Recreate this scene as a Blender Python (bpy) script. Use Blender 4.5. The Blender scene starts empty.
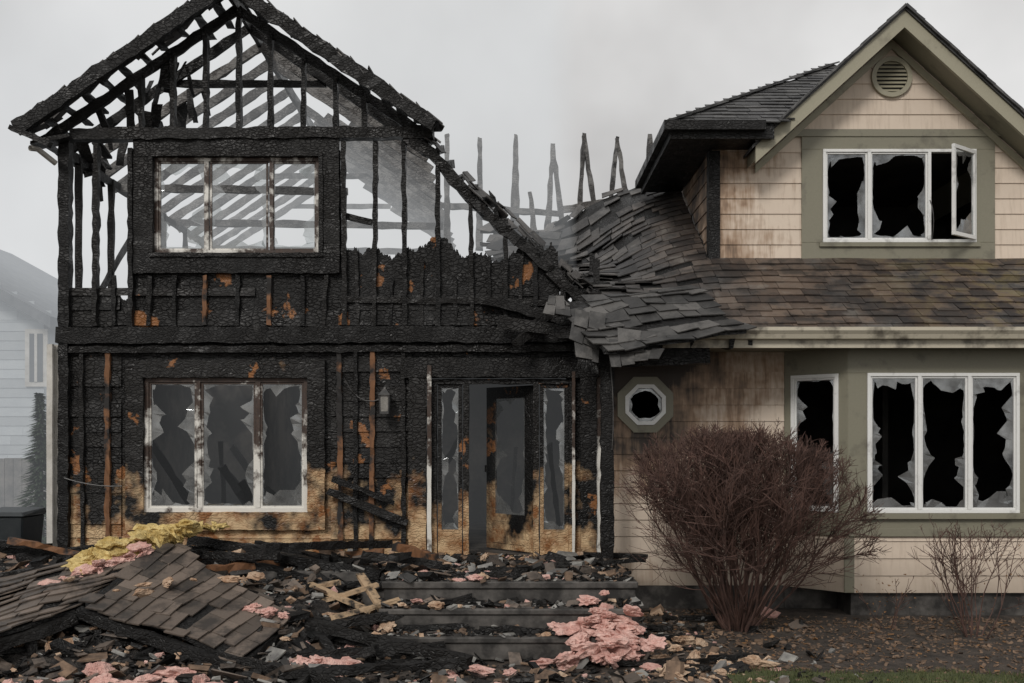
import bpy, math, random, bmesh
from mathutils import Vector, Matrix, noise
R=random.Random(11)
CZ=2.1
# camera back-projection: image pixel coordinates -> metres on an upright plane at depth y
def X(u,y=0.0): return (u-512)*(13+y)/1040
def Z(v,y=0.0): return CZ+(440-v)*(13+y)/1040
def nz(x,y,z=0.0): return noise.noise(Vector((x,y,z)))
def sm(t):
    t=max(0,min(1,t)); return t*t*(3-2*t)

# ------------------------------------------------------------ materials
class NT:
    def __init__(s,name):
        s.m=bpy.data.materials.new(name); s.m.use_nodes=True
        s.t=s.m.node_tree; s.n=s.t.nodes; s.b=s.n['Principled BSDF']; s.o=s.n['Material Output']
        s.pos=s.n.new('ShaderNodeNewGeometry').outputs['Position']
    def lk(s,a,b): s.t.links.new(a,b)
    def setin(s,node,k,v):
        if v is None: return
        i=node.inputs[k]
        if hasattr(v,'is_output'): s.lk(v,i)
        else: i.default_value=v
    def noise(s,scale,detail=3,rough=.6,vec=None,out='Fac'):
        n=s.n.new('ShaderNodeTexNoise'); s.setin(n,'Scale',scale); s.setin(n,'Detail',min(4,detail)); s.setin(n,'Roughness',rough)
        s.lk(vec or s.pos,n.inputs['Vector']); return n.outputs[out]
    def vor(s,scale,feat='DISTANCE_TO_EDGE',vec=None):
        n=s.n.new('ShaderNodeTexVoronoi'); n.feature=feat; s.setin(n,'Scale',scale); s.lk(vec or s.pos,n.inputs['Vector']); return n.outputs[0]
    def vm(s,op,a,b):
        n=s.n.new('ShaderNodeVectorMath'); n.operation=op
        for i,v in ((0,a),(1,b)):
            if hasattr(v,'is_output'): s.lk(v,n.inputs[i])
            else: n.inputs[i].default_value=v
        return n.outputs[0]
    def scl(s,v): return s.vm('MULTIPLY',s.pos,v)
    def mr(s,x,a,b,c=0,d=1):
        n=s.n.new('ShaderNodeMapRange'); s.setin(n,'Value',x); s.setin(n,'From Min',a); s.setin(n,'From Max',b); s.setin(n,'To Min',c); s.setin(n,'To Max',d); return n.outputs[0]
    def ma(s,op,a,b=0.0):
        n=s.n.new('ShaderNodeMath'); n.operation=op; n.use_clamp=False; s.setin(n,0,a); s.setin(n,1,b); return n.outputs[0]
    def mix(s,f,a,b):
        n=s.n.new('ShaderNodeMix'); n.data_type='RGBA'; s.setin(n,0,f)
        for i,v in ((6,a),(7,b)):
            if hasattr(v,'is_output'): s.lk(v,n.inputs[i])
            else: n.inputs[i].default_value=(*v,1) if len(v)==3 else v
        return n.outputs[2]
    def xyz(s):
        n=s.n.new('ShaderNodeSeparateXYZ'); s.lk(s.pos,n.inputs[0]); return n.outputs
    def tint(s):
        n=s.n.new('ShaderNodeAttribute'); n.attribute_name='tint'; return n.outputs['Fac']
    def bump(s,h,st=.5,dist=.01):
        n=s.n.new('ShaderNodeBump'); s.setin(n,'Strength',st); s.setin(n,'Distance',dist); s.lk(h,n.inputs['Height']); s.lk(n.outputs[0],s.b.inputs['Normal'])
    def col(s,c,rough=.7,spec=None):
        s.setin(s.b,'Base Color',c if hasattr(c,'is_output') else (*c,1)); s.setin(s.b,'Roughness',rough)
        if spec is not None: s.setin(s.b,'Specular IOR Level',spec)
        return s.m

def char_mat(name,dark=.0035,light=.014,reveal=False,ash=.10,ashthr=.66,spec=.30,vs=25):
    t=NT(name)
    n1=t.noise(1.4,4); n2=t.noise(22,3); n3=t.noise(4,4,.65)
    wob=t.vm('MULTIPLY',t.vm('SUBTRACT',t.noise(5,2,out='Color'),(.5,.5,.5)),(.10,.10,.10))
    v=t.vor(vs,vec=t.vm('ADD',t.scl((.62,1,1.25)),wob))
    c=t.mix(t.mr(n1,.36,.66),(dark,dark,dark*1.05),(light,light*.95,light*.92))
    c=t.mix(t.ma('MULTIPLY',t.tint(),.4),c,(light*1.8,light*1.65,light*1.5))
    e=t.mr(v,0,.14)
    c=t.mix(t.ma('MULTIPLY',t.ma('SUBTRACT',1.0,e),.4),c,(.002,.002,.002))
    c=t.mix(t.ma('MULTIPLY',t.mr(n3,ashthr,ashthr+.1),.5),c,(ash,ash*.97,ash*.93))
    if reveal:
        z=t.xyz()[2]
        n4=t.noise(1.5,4,.6)
        f=t.ma('ADD',t.mr(z,2.1,.85),t.ma('MULTIPLY',t.ma('SUBTRACT',n4,.5),2.9))
        f=t.mr(f,.52,.84)
        wood=t.mix(t.mr(n3,.35,.62),(.24,.10,.035),(.60,.43,.25))
        c=t.mix(t.ma('MULTIPLY',f,.93),c,wood)
        g=t.mr(t.noise(2.3,4,.62,vec=t.scl((1,1,.9))),.615,.645)
        c=t.mix(g,c,t.mix(n2,(.12,.045,.015),(.36,.16,.06)))
    patch=t.mr(n1,.42,.58,.35,1.0)
    t.bump(t.ma('ADD',t.ma('MULTIPLY',t.ma('MULTIPLY',e,patch),.9),t.ma('MULTIPLY',n2,.8)),.8,.012)
    return t.col(c,t.mr(n3,.35,.65,.32,.70),spec)

M={}
M['char']=char_mat('charred_wood')
M['charwall']=char_mat('charred_sheathing',reveal=True,vs=20)
M['hazewood']=char_mat('haze_toned_rafters',.03,.10,ash=.30,ashthr=.48)  # pale tone paints the smoke haze into the back rafters
def brownwood():
    t=NT('scorched_stud_wood'); n=t.noise(6,3,vec=t.scl((3,3,.6))); n2=t.noise(3.1,4)
    c=t.mix(n,(.07,.028,.012),(.26,.12,.05)); c=t.mix(t.mr(n2,.46,.56),c,(.014,.012,.011))
    t.bump(n,.5,.01); return t.col(c,.75)
M['brown']=brownwood()
def rawwood():
    t=NT('splintered_lumber'); n=t.noise(5,4,vec=t.scl((6,1,6))); n2=t.noise(7,4)
    c=t.mix(n,(.26,.17,.09),(.55,.40,.26)); c=t.mix(t.mr(n2,.5,.62),c,(.03,.025,.02)); return t.col(c,.8)
M['wood']=rawwood()
def siding():
    t=NT('painted_lap_siding'); x,y,z=t.xyz()
    n=t.noise(1.3,4,.62); n2=t.noise(9,3); st=t.noise(5,3,vec=t.scl((4,4,.35)))
    c=t.mix(n2,(.62,.51,.41),(.69,.585,.475))
    c=t.mix(t.ma('MULTIPLY',t.tint(),.16),c,(.42,.35,.28))
    c=t.mix(t.ma('MULTIPLY',t.mr(st,.5,.72),.3),c,(.30,.22,.15))
    fx=t.mr(x,1.0,4.2,1.55,0); fz=t.mr(z,1.0,3.1,.16,.95)
    s=t.ma('ADD',t.ma('MULTIPLY',fx,fz),t.ma('MULTIPLY',t.ma('SUBTRACT',n,.5),1.8))
    s=t.ma('ADD',s,t.ma('MULTIPLY',t.ma('SUBTRACT',st,.5),.6))
    c=t.mix(t.ma('MULTIPLY',t.mr(s,.28,.62),.8),c,(.25,.14,.07))
    c=t.mix(t.ma('MULTIPLY',t.mr(s,.58,.92),.95),c,(.025,.019,.016))
    c=t.mix(t.ma('MULTIPLY',t.mr(z,.75,.25),.5),c,(.2,.16,.12))
    t.bump(n2,.2,.004); return t.col(c,.62)
M['siding']=siding()
def paint(name,a,b,soot=.6,thr=.52,rough=.5):
    t=NT(name); n=t.noise(2.6,4,.65); n2=t.noise(40,2)
    c=t.mix(n2,a,b); c=t.mix(t.ma('MULTIPLY',t.mr(n,thr,thr+.14),soot),c,(.05,.04,.032)); t.bump(n2,.15,.003); return t.col(c,rough)
M['olive']=paint('olive_trim_paint',(.190,.180,.130),(.23,.215,.16),.5,.54)
M['cream']=paint('cream_trim_paint',(.46,.42,.33),(.54,.49,.39),.75,.5)
M['rake']=paint('khaki_rake_paint',(.29,.27,.195),(.35,.325,.24),.5,.56)
M['white']=paint('white_window_frame',(.68,.68,.66),(.80,.80,.78),.6,.56,.35)
def sootwhite(name,thr,zlo=None,zhi=None):
    t=NT(name); n=t.noise(3.2,4,.7); n2=t.noise(30,2)
    f=n
    if zlo is not None: f=t.ma('ADD',n,t.mr(t.xyz()[2],zlo,zhi,-.12,.22))
    c=t.mix(t.mr(f,thr,thr+.12),t.mix(n2,(.62,.60,.55),(.72,.70,.65)),t.mix(n2,(.012,.011,.01),(.07,.035,.02)))
    t.bump(n2,.4,.005); return t.col(c,.55)
M['sootwhite']=sootwhite('scorched_white_frame',.49,.9,3.0)
M['sootframe']=sootwhite('burnt_brown_frame',.385)
def shingle(name,lo,hi,stain=True):
    t=NT(name); n=t.noise(1.6,4,.6); n2=t.noise(60,2); n3=t.noise(2.7,4,.7)
    c=t.mix(t.tint(),lo,hi); c=t.mix(t.ma('MULTIPLY',n2,.5),c,tuple(.45*k for k in lo))
    if stain:
        x=t.xyz()[0]
        f=t.ma('MULTIPLY',t.mr(x,1.5,3.2,.12,1.0),t.mr(n,.28,.50))
        c=t.mix(t.ma('MULTIPLY',f,.70),c,t.mix(t.tint(),(.045,.027,.019),t.mix(n3,(.10,.064,.042),(.19,.125,.08))))
        c=t.mix(t.ma('MULTIPLY',t.mr(n3,.58,.68),.3),c,(.24,.225,.20))
        c=t.mix(t.ma('MULTIPLY',t.ma('MULTIPLY',t.mr(x,4,6.2),t.mr(n3,.48,.6)),.5),c,(.14,.11,.03))
    c=t.mix(t.ma('MULTIPLY',t.mr(n3,.52,.40),.65),c,(.010,.010,.010))
    t.bump(n2,.5,.006); return t.col(c,.62)
M['shingle']=shingle('weathered_roof_shingles',(.024,.024,.025),(.125,.12,.115))
M['shingle_up']=shingle('grey_roof_shingles',(.045,.045,.047),(.12,.118,.115),False)
M['shingle_fallen']=shingle('fallen_brown_shingles',(.08,.064,.052),(.23,.18,.145),False)
M['shingle_hang']=shingle('grey_broken_shingles',(.035,.034,.033),(.14,.133,.125),False)
def glass():
    t=NT('broken_window_glass'); n=t.n
    tr=n.new('ShaderNodeBsdfTransparent'); tr.inputs[0].default_value=(.8,.83,.83,1)
    gl=n.new('ShaderNodeBsdfGlossy'); gl.inputs['Roughness'].default_value=.12; gl.inputs[0].default_value=(.75,.78,.8,1)
    df=n.new('ShaderNodeBsdfDiffuse'); df.inputs[0].default_value=(.25,.25,.245,1)
    m1=n.new('ShaderNodeMixShader'); m2=n.new('ShaderNodeMixShader')
    t.lk(t.mr(t.noise(3,4),.35,.65,.10,.6),m1.inputs[0]); t.lk(tr.outputs[0],m1.inputs[1]); t.lk(df.outputs[0],m1.inputs[2])
    t.lk(t.mr(t.noise(5,3),.3,.7,.04,.30),m2.inputs[0]); t.lk(m1.outputs[0],m2.inputs[1]); t.lk(gl.outputs[0],m2.inputs[2])
    t.lk(m2.outputs[0],t.o.inputs['Surface']); return t.m
M['glass']=glass()
def simple(name,a,b,scale=8,rough=.8,bump=.3,bd=.01,thr=(.35,.65)):
    t=NT(name); n=t.noise(scale,4,.65); n2=t.noise(scale*7,2)
    c=t.mix(t.mr(n,thr[0],thr[1]),a,b); c=t.mix(t.ma('MULTIPLY',t.tint(),.35),c,tuple(k*.4 for k in a)); t.bump(t.ma('ADD',n,t.ma('MULTIPLY',n2,.5)),bump,bd); return t.col(c,rough)
M['dark']=simple('dark_interior_plaster',(.02,.02,.02),(.07,.066,.06),1.5)  # near-black tone for right-wing rooms and vent backing
M['room']=simple('scorched_interior_wall',(.025,.024,.023),(.17,.15,.13),1.0,thr=(.42,.62))
M['concrete']=simple('sooty_concrete',(.022,.02,.018),(.12,.11,.10),3.5,.7,.4,.01,(.42,.66))
M['ground']=simple('ash_soil',(.022,.018,.014),(.075,.058,.046),5,.95,.9,.04)
M['rubble']=simple('ash_rubble',(.012,.011,.011),(.07,.062,.055),9,.9,1,.05)
M['chip_grey']=simple('grey_ash_chips',(.14,.135,.13),(.36,.35,.32),6)
M['chip_brown']=simple('brown_chips',(.07,.045,.03),(.26,.17,.11),6)
M['pink']=simple('pink_fibreglass_insulation',(.60,.32,.27),(.80,.54,.47),9,.98,1,.04)
M['yellow']=simple('yellow_fibreglass_insulation',(.48,.33,.10),(.78,.62,.28),8,.98,1,.04)
M['beigeins']=simple('singed_insulation',(.34,.20,.12),(.66,.50,.36),7,.98,1,.04)
M['metal']=simple('dark_metal',(.03,.03,.03),(.08,.075,.07),9,.4)
M['pipe']=simple('aged_white_metal',(.42,.40,.36),(.6,.58,.54),4,.5)
M['twig']=simple('bare_twigs',(.05,.027,.021),(.135,.072,.055),5,.8)
M['grass']=simple('lawn_grass',(.05,.065,.02),(.10,.11,.04),6,.9)
M['leaf']=simple('dry_leaves',(.16,.08,.03),(.30,.16,.07),7,.8)
M['nwall']=simple('neighbour_siding',(.42,.45,.47),(.48,.51,.52),2,.7)
M['nroof']=simple('neighbour_roof',(.12,.13,.14),(.18,.19,.2),4)
M['fence']=simple('grey_fence_boards',(.13,.13,.13),(.22,.21,.2),4)
M['bin']=simple('bin_plastic',(.02,.025,.028),(.035,.04,.042),4,.45)
M['needle']=simple('conifer_needles',(.03,.05,.03),(.06,.085,.05),4)
M['litglass']=simple('dusty_lantern_glass',(.2,.19,.17),(.35,.33,.3),9,.2)
M['nglass']=simple('neighbour_window_glass',(.05,.06,.07),(.09,.1,.11),2,.1)

# ------------------------------------------------------------ mesh builder
class MB:
    def __init__(s): s.v=[];s.f=[];s.t=[];s.m=[];s.M=None
    def add(s,vs,fs,tint=0.3,mat=0):
        o=len(s.v)
        for p in vs:
            p=Vector(p)
            if s.M is not None: p=s.M@p
            s.v.append(p); s.t.append(tint)
        for f in fs: s.f.append([o+i for i in f]); s.m.append(mat)
    BF=[(0,3,2,1),(4,5,6,7),(0,1,5,4),(1,2,6,5),(2,3,7,6),(3,0,4,7)]
    def box(s,x0,x1,y0,y1,z0,z1,tint=.3,mat=0):
        s.add([(x0,y0,z0),(x1,y0,z0),(x1,y1,z0),(x0,y1,z0),(x0,y0,z1),(x1,y0,z1),(x1,y1,z1),(x0,y1,z1)],s.BF,tint,mat)
    def hexa(s,b,t,tint=.3,mat=0): s.add(list(b)+list(t),s.BF,tint,mat)
    def prism(s,pts,y0,y1,tint=.3,mat=0):
        n=len(pts); vs=[(x,y0,z) for x,z in pts]+[(x,y1,z) for x,z in pts]
        fs=[tuple(range(n)),tuple(range(2*n-1,n-1,-1))]+[(i,i+n,(i+1)%n+n,(i+1)%n) for i in range(n)]
        s.add(vs,fs,tint,mat)
    def beam(s,p0,p1,w,h,jit=.012,seg=.12,tint=None,mat=0,taper=1.0,up=Vector((0,0,1))):
        p0=Vector(p0);p1=Vector(p1);d=p1-p0;L=d.length
        if L<1e-4: return
        d.normalize()
        if abs(d.dot(up))>.95: up=Vector((0,1,0))
        a=d.cross(up).normalized(); b=a.cross(d).normalized()
        n=max(1,int(L/seg)); vs=[];fs=[]
        for i in range(n+1):
            k=i/n; c=p0+d*L*k; sc=1+(taper-1)*k
            for sa,sb in ((-1,-1),(1,-1),(1,1),(-1,1)):
                vs.append(c+a*(sa*w/2*sc+R.uniform(-jit,jit))+b*(sb*h/2*sc+R.uniform(-jit,jit))+d*R.uniform(-jit,jit))
        for i in range(n):
            o=i*4
            for j in range(4): fs.append((o+j,o+(j+1)%4,o+4+(j+1)%4,o+4+j))
        fs.append((3,2,1,0)); o=n*4; fs.append((o,o+1,o+2,o+3))
        s.add(vs,fs,R.random() if tint is None else tint,mat)
    def tube(s,pts,r0,r1,n=3,mat=0):
        vs=[];fs=[];k=len(pts)
        for i,p in enumerate(pts):
            d=(pts[min(i+1,k-1)]-pts[max(i-1,0)]).normalized()
            a=d.orthogonal().normalized(); b=d.cross(a); r=r0+(r1-r0)*i/(k-1)
            for j in range(n):
                an=2*math.pi*j/n; vs.append(p+a*math.cos(an)*r+b*math.sin(an)*r)
        for i in range(k-1):
            for j in range(n): fs.append((i*n+j,i*n+(j+1)%n,(i+1)*n+(j+1)%n,(i+1)*n+j))
        s.add(vs,fs,R.random(),mat)
    def build(s,name,mats,parent=None,recalc=True,smooth=False,bevel=0):
        me=bpy.data.meshes.new(name); me.from_pydata([tuple(p) for p in s.v],[],s.f)
        for m in (mats if isinstance(mats,list) else [mats]): me.materials.append(m)
        me.polygons.foreach_set('material_index',s.m)
        at=me.attributes.new('tint','FLOAT','POINT'); at.data.foreach_set('value',s.t)
        if recalc:
            bm=bmesh.new(); bm.from_mesh(me); bmesh.ops.recalc_face_normals(bm,faces=bm.faces); bm.to_mesh(me); bm.free()
        if smooth: me.polygons.foreach_set('use_smooth',[True]*len(me.polygons))
        me.update()
        ob=bpy.data.objects.new(name,me); bpy.context.collection.objects.link(ob)
        if parent: ob.parent=parent
        if bevel:
            b=ob.modifiers.new('bevel','BEVEL'); b.width=bevel; b.segments=1
        return ob
def empty(name):
    e=bpy.data.objects.new(name,None); bpy.context.collection.objects.link(e); return e
house=empty('burned_house')

# ------------------------------------------------------------ helpers
def sub(iv,holes):
    out=[iv]
    for a,b in holes:
        nx=[]
        for p,q in out:
            if b<=p or a>=q: nx.append((p,q))
            else:
                if a>p: nx.append((p,a))
                if b<q: nx.append((b,q))
        out=nx
    return out
def lap(mb,x0,x1,z0,z1,y,holes=(),row=.205,rng=None,proud=.018,drop=0,th=.02,wob=0,mat=0):
    z=z0
    while z<z1-.01:
        zt=min(z+row,z1)
        iv=(x0,x1) if rng is None else rng(z)
        if iv and iv[1]-iv[0]>.04:
            hs=[(h[0],h[1]) for h in holes if h[2]<zt-.003 and h[3]>z+.003]
            for p,q in sub(iv,hs):
                cuts=[p]; c=p+R.uniform(.6,3.2)
                while c<q-.3: cuts.append(c); c+=R.uniform(1.8,3.4)
                cuts.append(q)
                for a,b in zip(cuts,cuts[1:]):
                    if R.random()<drop: continue
                    g=.0015; w=[R.uniform(-wob,wob) for _ in range(4)]
                    mb.hexa([(a+g,y-proud+w[0],z+w[1]),(b-g,y-proud+w[2],z+w[3]),(b-g,y+th,z),(a+g,y+th,z)],
                            [(a+g,y-.003,zt),(b-g,y-.003,zt),(b-g,y+th,zt-.002),(a+g,y+th,zt-.002)],R.random(),mat)
        z+=row
def jag(mb,x0,x1,zb,topf,y,th=.02,holes=(),step=.035,mat=0):
    x=x0
    while x<x1-1e-4:
        xe=min(x+step,x1); xm=(x+xe)/2
        za,zc=topf(x),topf(xe)
        hs=[(h[2],h[3]) for h in holes if h[0]<xm<h[1]]
        top=min(za,zc)
        for p,q in sub((zb,top),hs):
            if q-p<.01: continue
            ta,tb=(za,zc) if abs(q-top)<1e-6 else (q,q)
            d=R.uniform(-.002,.002)
            mb.add([(x,y+d,p),(xe,y+d,p),(xe,y+d,tb),(x,y+d,ta),(x,y+th,p),(xe,y+th,p),(xe,y+th,tb),(x,y+th,ta)],
                   [(0,1,2,3),(7,6,5,4),(3,2,6,7),(0,4,5,1)],.2,mat)
        x=xe
def shards(mb,x0,x1,z0,z1,y,amt=.16):
    w,h=x1-x0,z1-z0; ph=R.uniform(0,90); lim=.40*min(w,h)
    def side(L):
        out=[0.0]; s=R.uniform(.04,.10)
        while s<L-.04: out.append(s); s+=R.uniform(.03,.11)
        return out
    def dist(a,b,k):
        base=.012+amt*max(0,nz(ph+a*2.6,ph+b*2.6)+.12)*1.5
        return min(lim,base*R.uniform(.35,1.55)*k)
    P=[];I=[]
    def put(px,pz,ix,iz):
        P.append((px,pz)); I.append((max(x0+.006,min(x1-.006,ix)),max(z0+.006,min(z1-.006,iz))))
    for s in side(w):
        d=dist(x0+s,z0,2.0) if s>0 else .05
        put(x0+s,z0,x0+max(s,.03)+R.uniform(-.03,.03),z0+d)
    for s in side(h):
        d=dist(x1,z0+s,1.0) if s>0 else .06
        put(x1,z0+s,x1-d,z0+max(s,.05)+R.uniform(-.03,.03))
    for s in side(w):
        d=dist(x1-s,z1,.9) if s>0 else .04
        put(x1-s,z1,x1-max(s,.03)+R.uniform(-.03,.03),z1-d)
    for s in side(h):
        d=dist(x0,z1-s,1.0) if s>0 else .04
        put(x0,z1-s,x0+d,z1-max(s,.04)+R.uniform(-.03,.03))
    n=len(P)
    vs=[(a,y,b) for a,b in P]+[(a,y+R.uniform(-.003,.003),b) for a,b in I]
    mb.add(vs,[(i,(i+1)%n,n+(i+1)%n,n+i) for i in range(n)],.3)
def window(fr,gl,x0,x1,z0,z1,y,mull,fw=.05,dep=.07,sash=.028,amt=.16,skip=(),jit=0):
    fr.box(x0,x1,y,y+dep,z0,z0+fw); fr.box(x0,x1,y,y+dep,z1-fw,z1)
    fr.box(x0,x0+fw,y+.001,y+dep-.001,z0+fw,z1-fw); fr.box(x1-fw,x1,y+.001,y+dep-.001,z0+fw,z1-fw)
    for m in mull:
        if jit: fr.beam((m+R.uniform(-.04,.04),y+dep/2,z0+fw),(m+R.uniform(-.03,.03),y+dep/2,z1-fw),fw*1.1,dep*.9,.006,.15)
        else: fr.box(m-fw*.55,m+fw*.55,y-.004,y+dep-.004,z0+fw,z1-fw)
    ed=[x0+fw]+[k for m in mull for k in (m-fw*.55,m+fw*.55)]+[x1-fw]
    for i in range(0,len(ed),2):
        a,b=ed[i],ed[i+1]
        if i//2 in skip: continue
        s=sash; yy=y+.02
        fr.box(a,b,yy,yy+.03,z0+fw,z0+fw+s); fr.box(a,b,yy,yy+.03,z1-fw-s,z1-fw)
        fr.box(a,a+s,yy+.001,yy+.029,z0+fw+s,z1-fw-s); fr.box(b-s,b,yy+.001,yy+.029,z0+fw+s,z1-fw-s)
        shards(gl,a+s,b-s,z0+fw+s,z1-fw-s,yy+.015,amt)
def casing(mb,x0,x1,z0,z1,w,y,th,jit=.008,mat=0):
    mb.beam((x0-w,y,z1+w/2),(x1+w,y,z1+w/2),th,w,jit,.1,mat=mat); mb.beam((x0-w,y,z0-w/2),(x1+w,y,z0-w/2),th,w,jit,.1,mat=mat)
    mb.beam((x0-w/2,y+.003,z0),(x0-w/2,y+.003,z1),w,th,jit,.1,mat=mat); mb.beam((x1+w/2,y+.003,z0),(x1+w/2,y+.003,z1),w,th,jit,.1,mat=mat)
def shingles(mb,S,v0,v1,urange,exp=.15,wid=(.16,.32),mask=None,jit=0.006,damage=None,th=.014,mat=0):
    v=v0
    while v<v1:
        u0,u1=urange(v); u=u0-R.uniform(0,.15)
        while u<u1:
            w=R.uniform(*wid); a=max(u,u0); b=min(u+w-.006,u1); um=(a+b)/2
            if b-a>.03 and (mask is None or mask(um,v)):
                dm=damage(um,v) if damage else 0
                if R.random()>dm*.3:
                    e=1e-2
                    du=(S(um+e,v)-S(um-e,v)).normalized(); dv=(S(um,v+e)-S(um,v-e)).normalized(); n=du.cross(dv).normalized()
                    if n.z<0: n=-n
                    ve=v+exp*1.3; vb=v+R.uniform(-.008,.008)-(R.random()<.12+dm*.5)*R.uniform(0,.05)
                    lb=.022+R.uniform(0,jit)+dm*R.uniform(0,.05); lt=.004+dm*R.uniform(0,.02)
                    q=[S(a,vb)+n*(lb+R.uniform(-.004,.004)),S(b,vb)+n*(lb+R.uniform(-.004,.004)),S(b,ve)+n*lt,S(a,ve)+n*lt]
                    if dm>.05:
                        c=sum(q,Vector())/4; rot=Matrix.Rotation(R.gauss(0,.25)*dm,3,n)@Matrix.Rotation(R.gauss(0,.22)*dm,3,du)
                        q=[c+rot@(p-c) for p in q]
                    mb.hexa([p-n*th for p in q],q,R.random(),mat)
            u+=w
        v+=exp
def surf(mb,S,u0f,v0,v1,nu=24,nv=20,th=.05,mat=0,rag=0):
    vs=[];fs=[]
    for j in range(nv+1):
        v=v0+(v1-v0)*j/nv; a,b=u0f(v)
        for i in range(nu+1):
            u=a+(b-a)*i/nu
            p=S(u,v)
            if rag and (i in(0,nu) or j in (0,nv)): p=p+Vector((R.uniform(-rag,rag),R.uniform(-rag,rag),0))
            vs.append(p)
    N=len(vs); vs+= [p-Vector((0,0,th)) for p in vs]
    k=nu+1
    for j in range(nv):
        for i in range(nu):
            q=(j*k+i,j*k+i+1,(j+1)*k+i+1,(j+1)*k+i); fs.append(q); fs.append(tuple(N+t for t in reversed(q)))
    for i in range(nu): fs.append((i,i+1,N+i+1,N+i)); o=nv*k; fs.append((o+i,o+i+1,N+o+i+1,N+o+i))
    for j in range(nv): fs.append((j*k,(j+1)*k,N+(j+1)*k,N+j*k)); fs.append((j*k+nu,(j+1)*k+nu,N+(j+1)*k+nu,N+j*k+nu))
    mb.add(vs,fs,.3,mat)
def W3(u,v,y): return (X(u,y),y,Z(v,y))

# ============================================================ LEFT BURNT WING
XL=X(62); XR=X(592); FL=.66
W1=(X(145),X(308),Z(512),Z(378))
W2=(X(155),X(320),Z(254),Z(158))
DH=(X(431),X(576),FL,Z(378))
mb=MB()
jag(mb,XL,XR,.25,lambda x:Z(340),0,.03,[W1,DH],.3)
def top2(x):
    u=x*80+512
    j=.10*nz(x*4,3)+.07*nz(x*11,9)+.02*R.uniform(-1,1)
    if u<133: return Z(300)+j+.25*nz(x*3,1)
    if u<342: return Z(150)
    if u<560: return Z(246+ (u-342)*.04)+j*1.3+.34*nz(x*1.6,5)
    return Z(300)+j
jag(mb,XL,X(590),Z(345),top2,.004,.025,[(W2[0],W2[1],W2[2],W2[3])],.025)
mb.build('burnt_sheathing',M['charwall'],house)
mb=MB()
for a,b in ((64,122),(331,412)):
    lap(mb,X(a),X(b),.3,Z(350),-.012,row=.19,drop=.10,wob=.012,th=.01)
lap(mb,X(122),X(331),.3,Z(536),-.012,row=.19,drop=.08,wob=.01,th=.01)
lap(mb,X(340),X(540),Z(326),Z(290),-.012,row=.19,drop=.3,wob=.012,th=.008)
lap(mb,X(64),X(340),Z(326),Z(288),-.012,row=.19,drop=.4,wob=.012,th=.008)
mb.build('burnt_lap_siding',M['charwall'],house)
mb=MB()
def stud(u,va,vb,w=.075,d=.1,y=-.05,mat=0,j=.01):
    mb.beam((X(u)+R.uniform(-.01,.01),y,Z(va)),(X(u)+R.uniform(-.02,.02),y,Z(vb)),w,d,j,.09,mat=mat)
stud(66,560,140,.13,.14,-.03); stud(97,327,146,.06); stud(133,327,150,.06)
for u,m in ((84,0),(110,1),(341,1),(356,0),(372,1),(404,0)): stud(u,550,352,.05 if m==0 else .06,.06,-.04,m)
for u in (116,150,175,205,238,270,303,325): stud(u,326,276,.05,.06,-.03,1 if u in(205,270) else 0)
for u in (358,391,422,456,489,520): stud(u,326,R.uniform(250,285),.04,.045,-.02)
mb.beam((X(345),-.03,Z(300)),(X(545),-.03,Z(303)),.05,.07,.012)
path=[(405,130),(432,146),(458,178),(486,206),(515,230),(548,262),(575,285),(602,308)]
def pathz(u):
    for (a,b),(c,d) in zip(path,path[1:]):
        if a<=u<=c: return b+(d-b)*(u-a)/(c-a)
    return 308
for u in (345,375,405,438,472,505,535,562): stud(u,326,142 if u<410 else pathz(u)-2,.055,.1,-.02)
mb.beam((X(345),.05,Z(215)),(X(372),.05,Z(222)),.04,.08,.01)
ax,az=X(228,-.4),Z(-16,-.4); sl=.685
def rz(x,off=0): return az-.13-sl*abs(x-ax)-off
for u in (140,172,205,238,270,303,335,364):
    x=X(u); mb.beam((x,.05,Z(128)),(x,.05,rz(x)),.055,.1,.01,.09)
mb.beam((X(72),-.03,Z(136)),(X(434),-.03,Z(134)),.16,.14,.014)
mb.beam((X(60),-.06,Z(336)),(X(594),-.06,Z(335)),.14,.20,.014)
mb.beam((X(60),-.04,Z(350)),(X(594),-.04,Z(349)),.10,.08,.012)
mb.beam((X(480),-.12,Z(300)),(X(600),-.1,Z(330)),.1,.12,.016)
mb.beam((X(500),-.35,Z(322,-.35)),(X(640),-.6,Z(345,-.6)),.1,.14,.016)
mb.beam((X(515),-.5,Z(345,-.5)),(X(572),.1,Z(290)),.08,.1,.016)
mb.beam((X(330),-.12,Z(490)),(X(408),-.14,Z(522)),.05,.09,.012)
mb.beam((X(335),-.2,Z(478)),(X(395),-.1,Z(502)),.04,.06,.012)
casing(mb,*W2,.25,-.045,.06)
casing(mb,W1[0],W1[1],W1[2],W1[3],.22,-.045,.06,mat=2)
casing(mb,W2[0],W2[1],W2[2],W2[3],.05,-.085,.03,.006)
mb.beam((X(418),-.06,.6),(X(418),-.06,Z(364)),.22,.07,.008,.1,mat=2)
mb.beam((X(588),-.06,.6),(X(588),-.06,Z(364)),.2,.07,.008,.1,mat=2)
mb.beam((X(405),-.07,Z(368)),(X(598),-.07,Z(368)),.07,.24,.01)
mb.build('burnt_wall_framing',[M['char'],M['brown'],M['charwall']],house)
mb=MB()
xl,xr=X(16,-.4),X(434,-.4)
for y,w,h in ((-.4,.06,.17),(-.32,.10,.1)):
    mb.beam((xl,y,az-sl*(ax-xl)),(ax,y,az),w,h,.014,.1); mb.beam((ax,y,az),(xr,y,az-sl*(xr-ax)),w,h,.018,.1)
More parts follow.
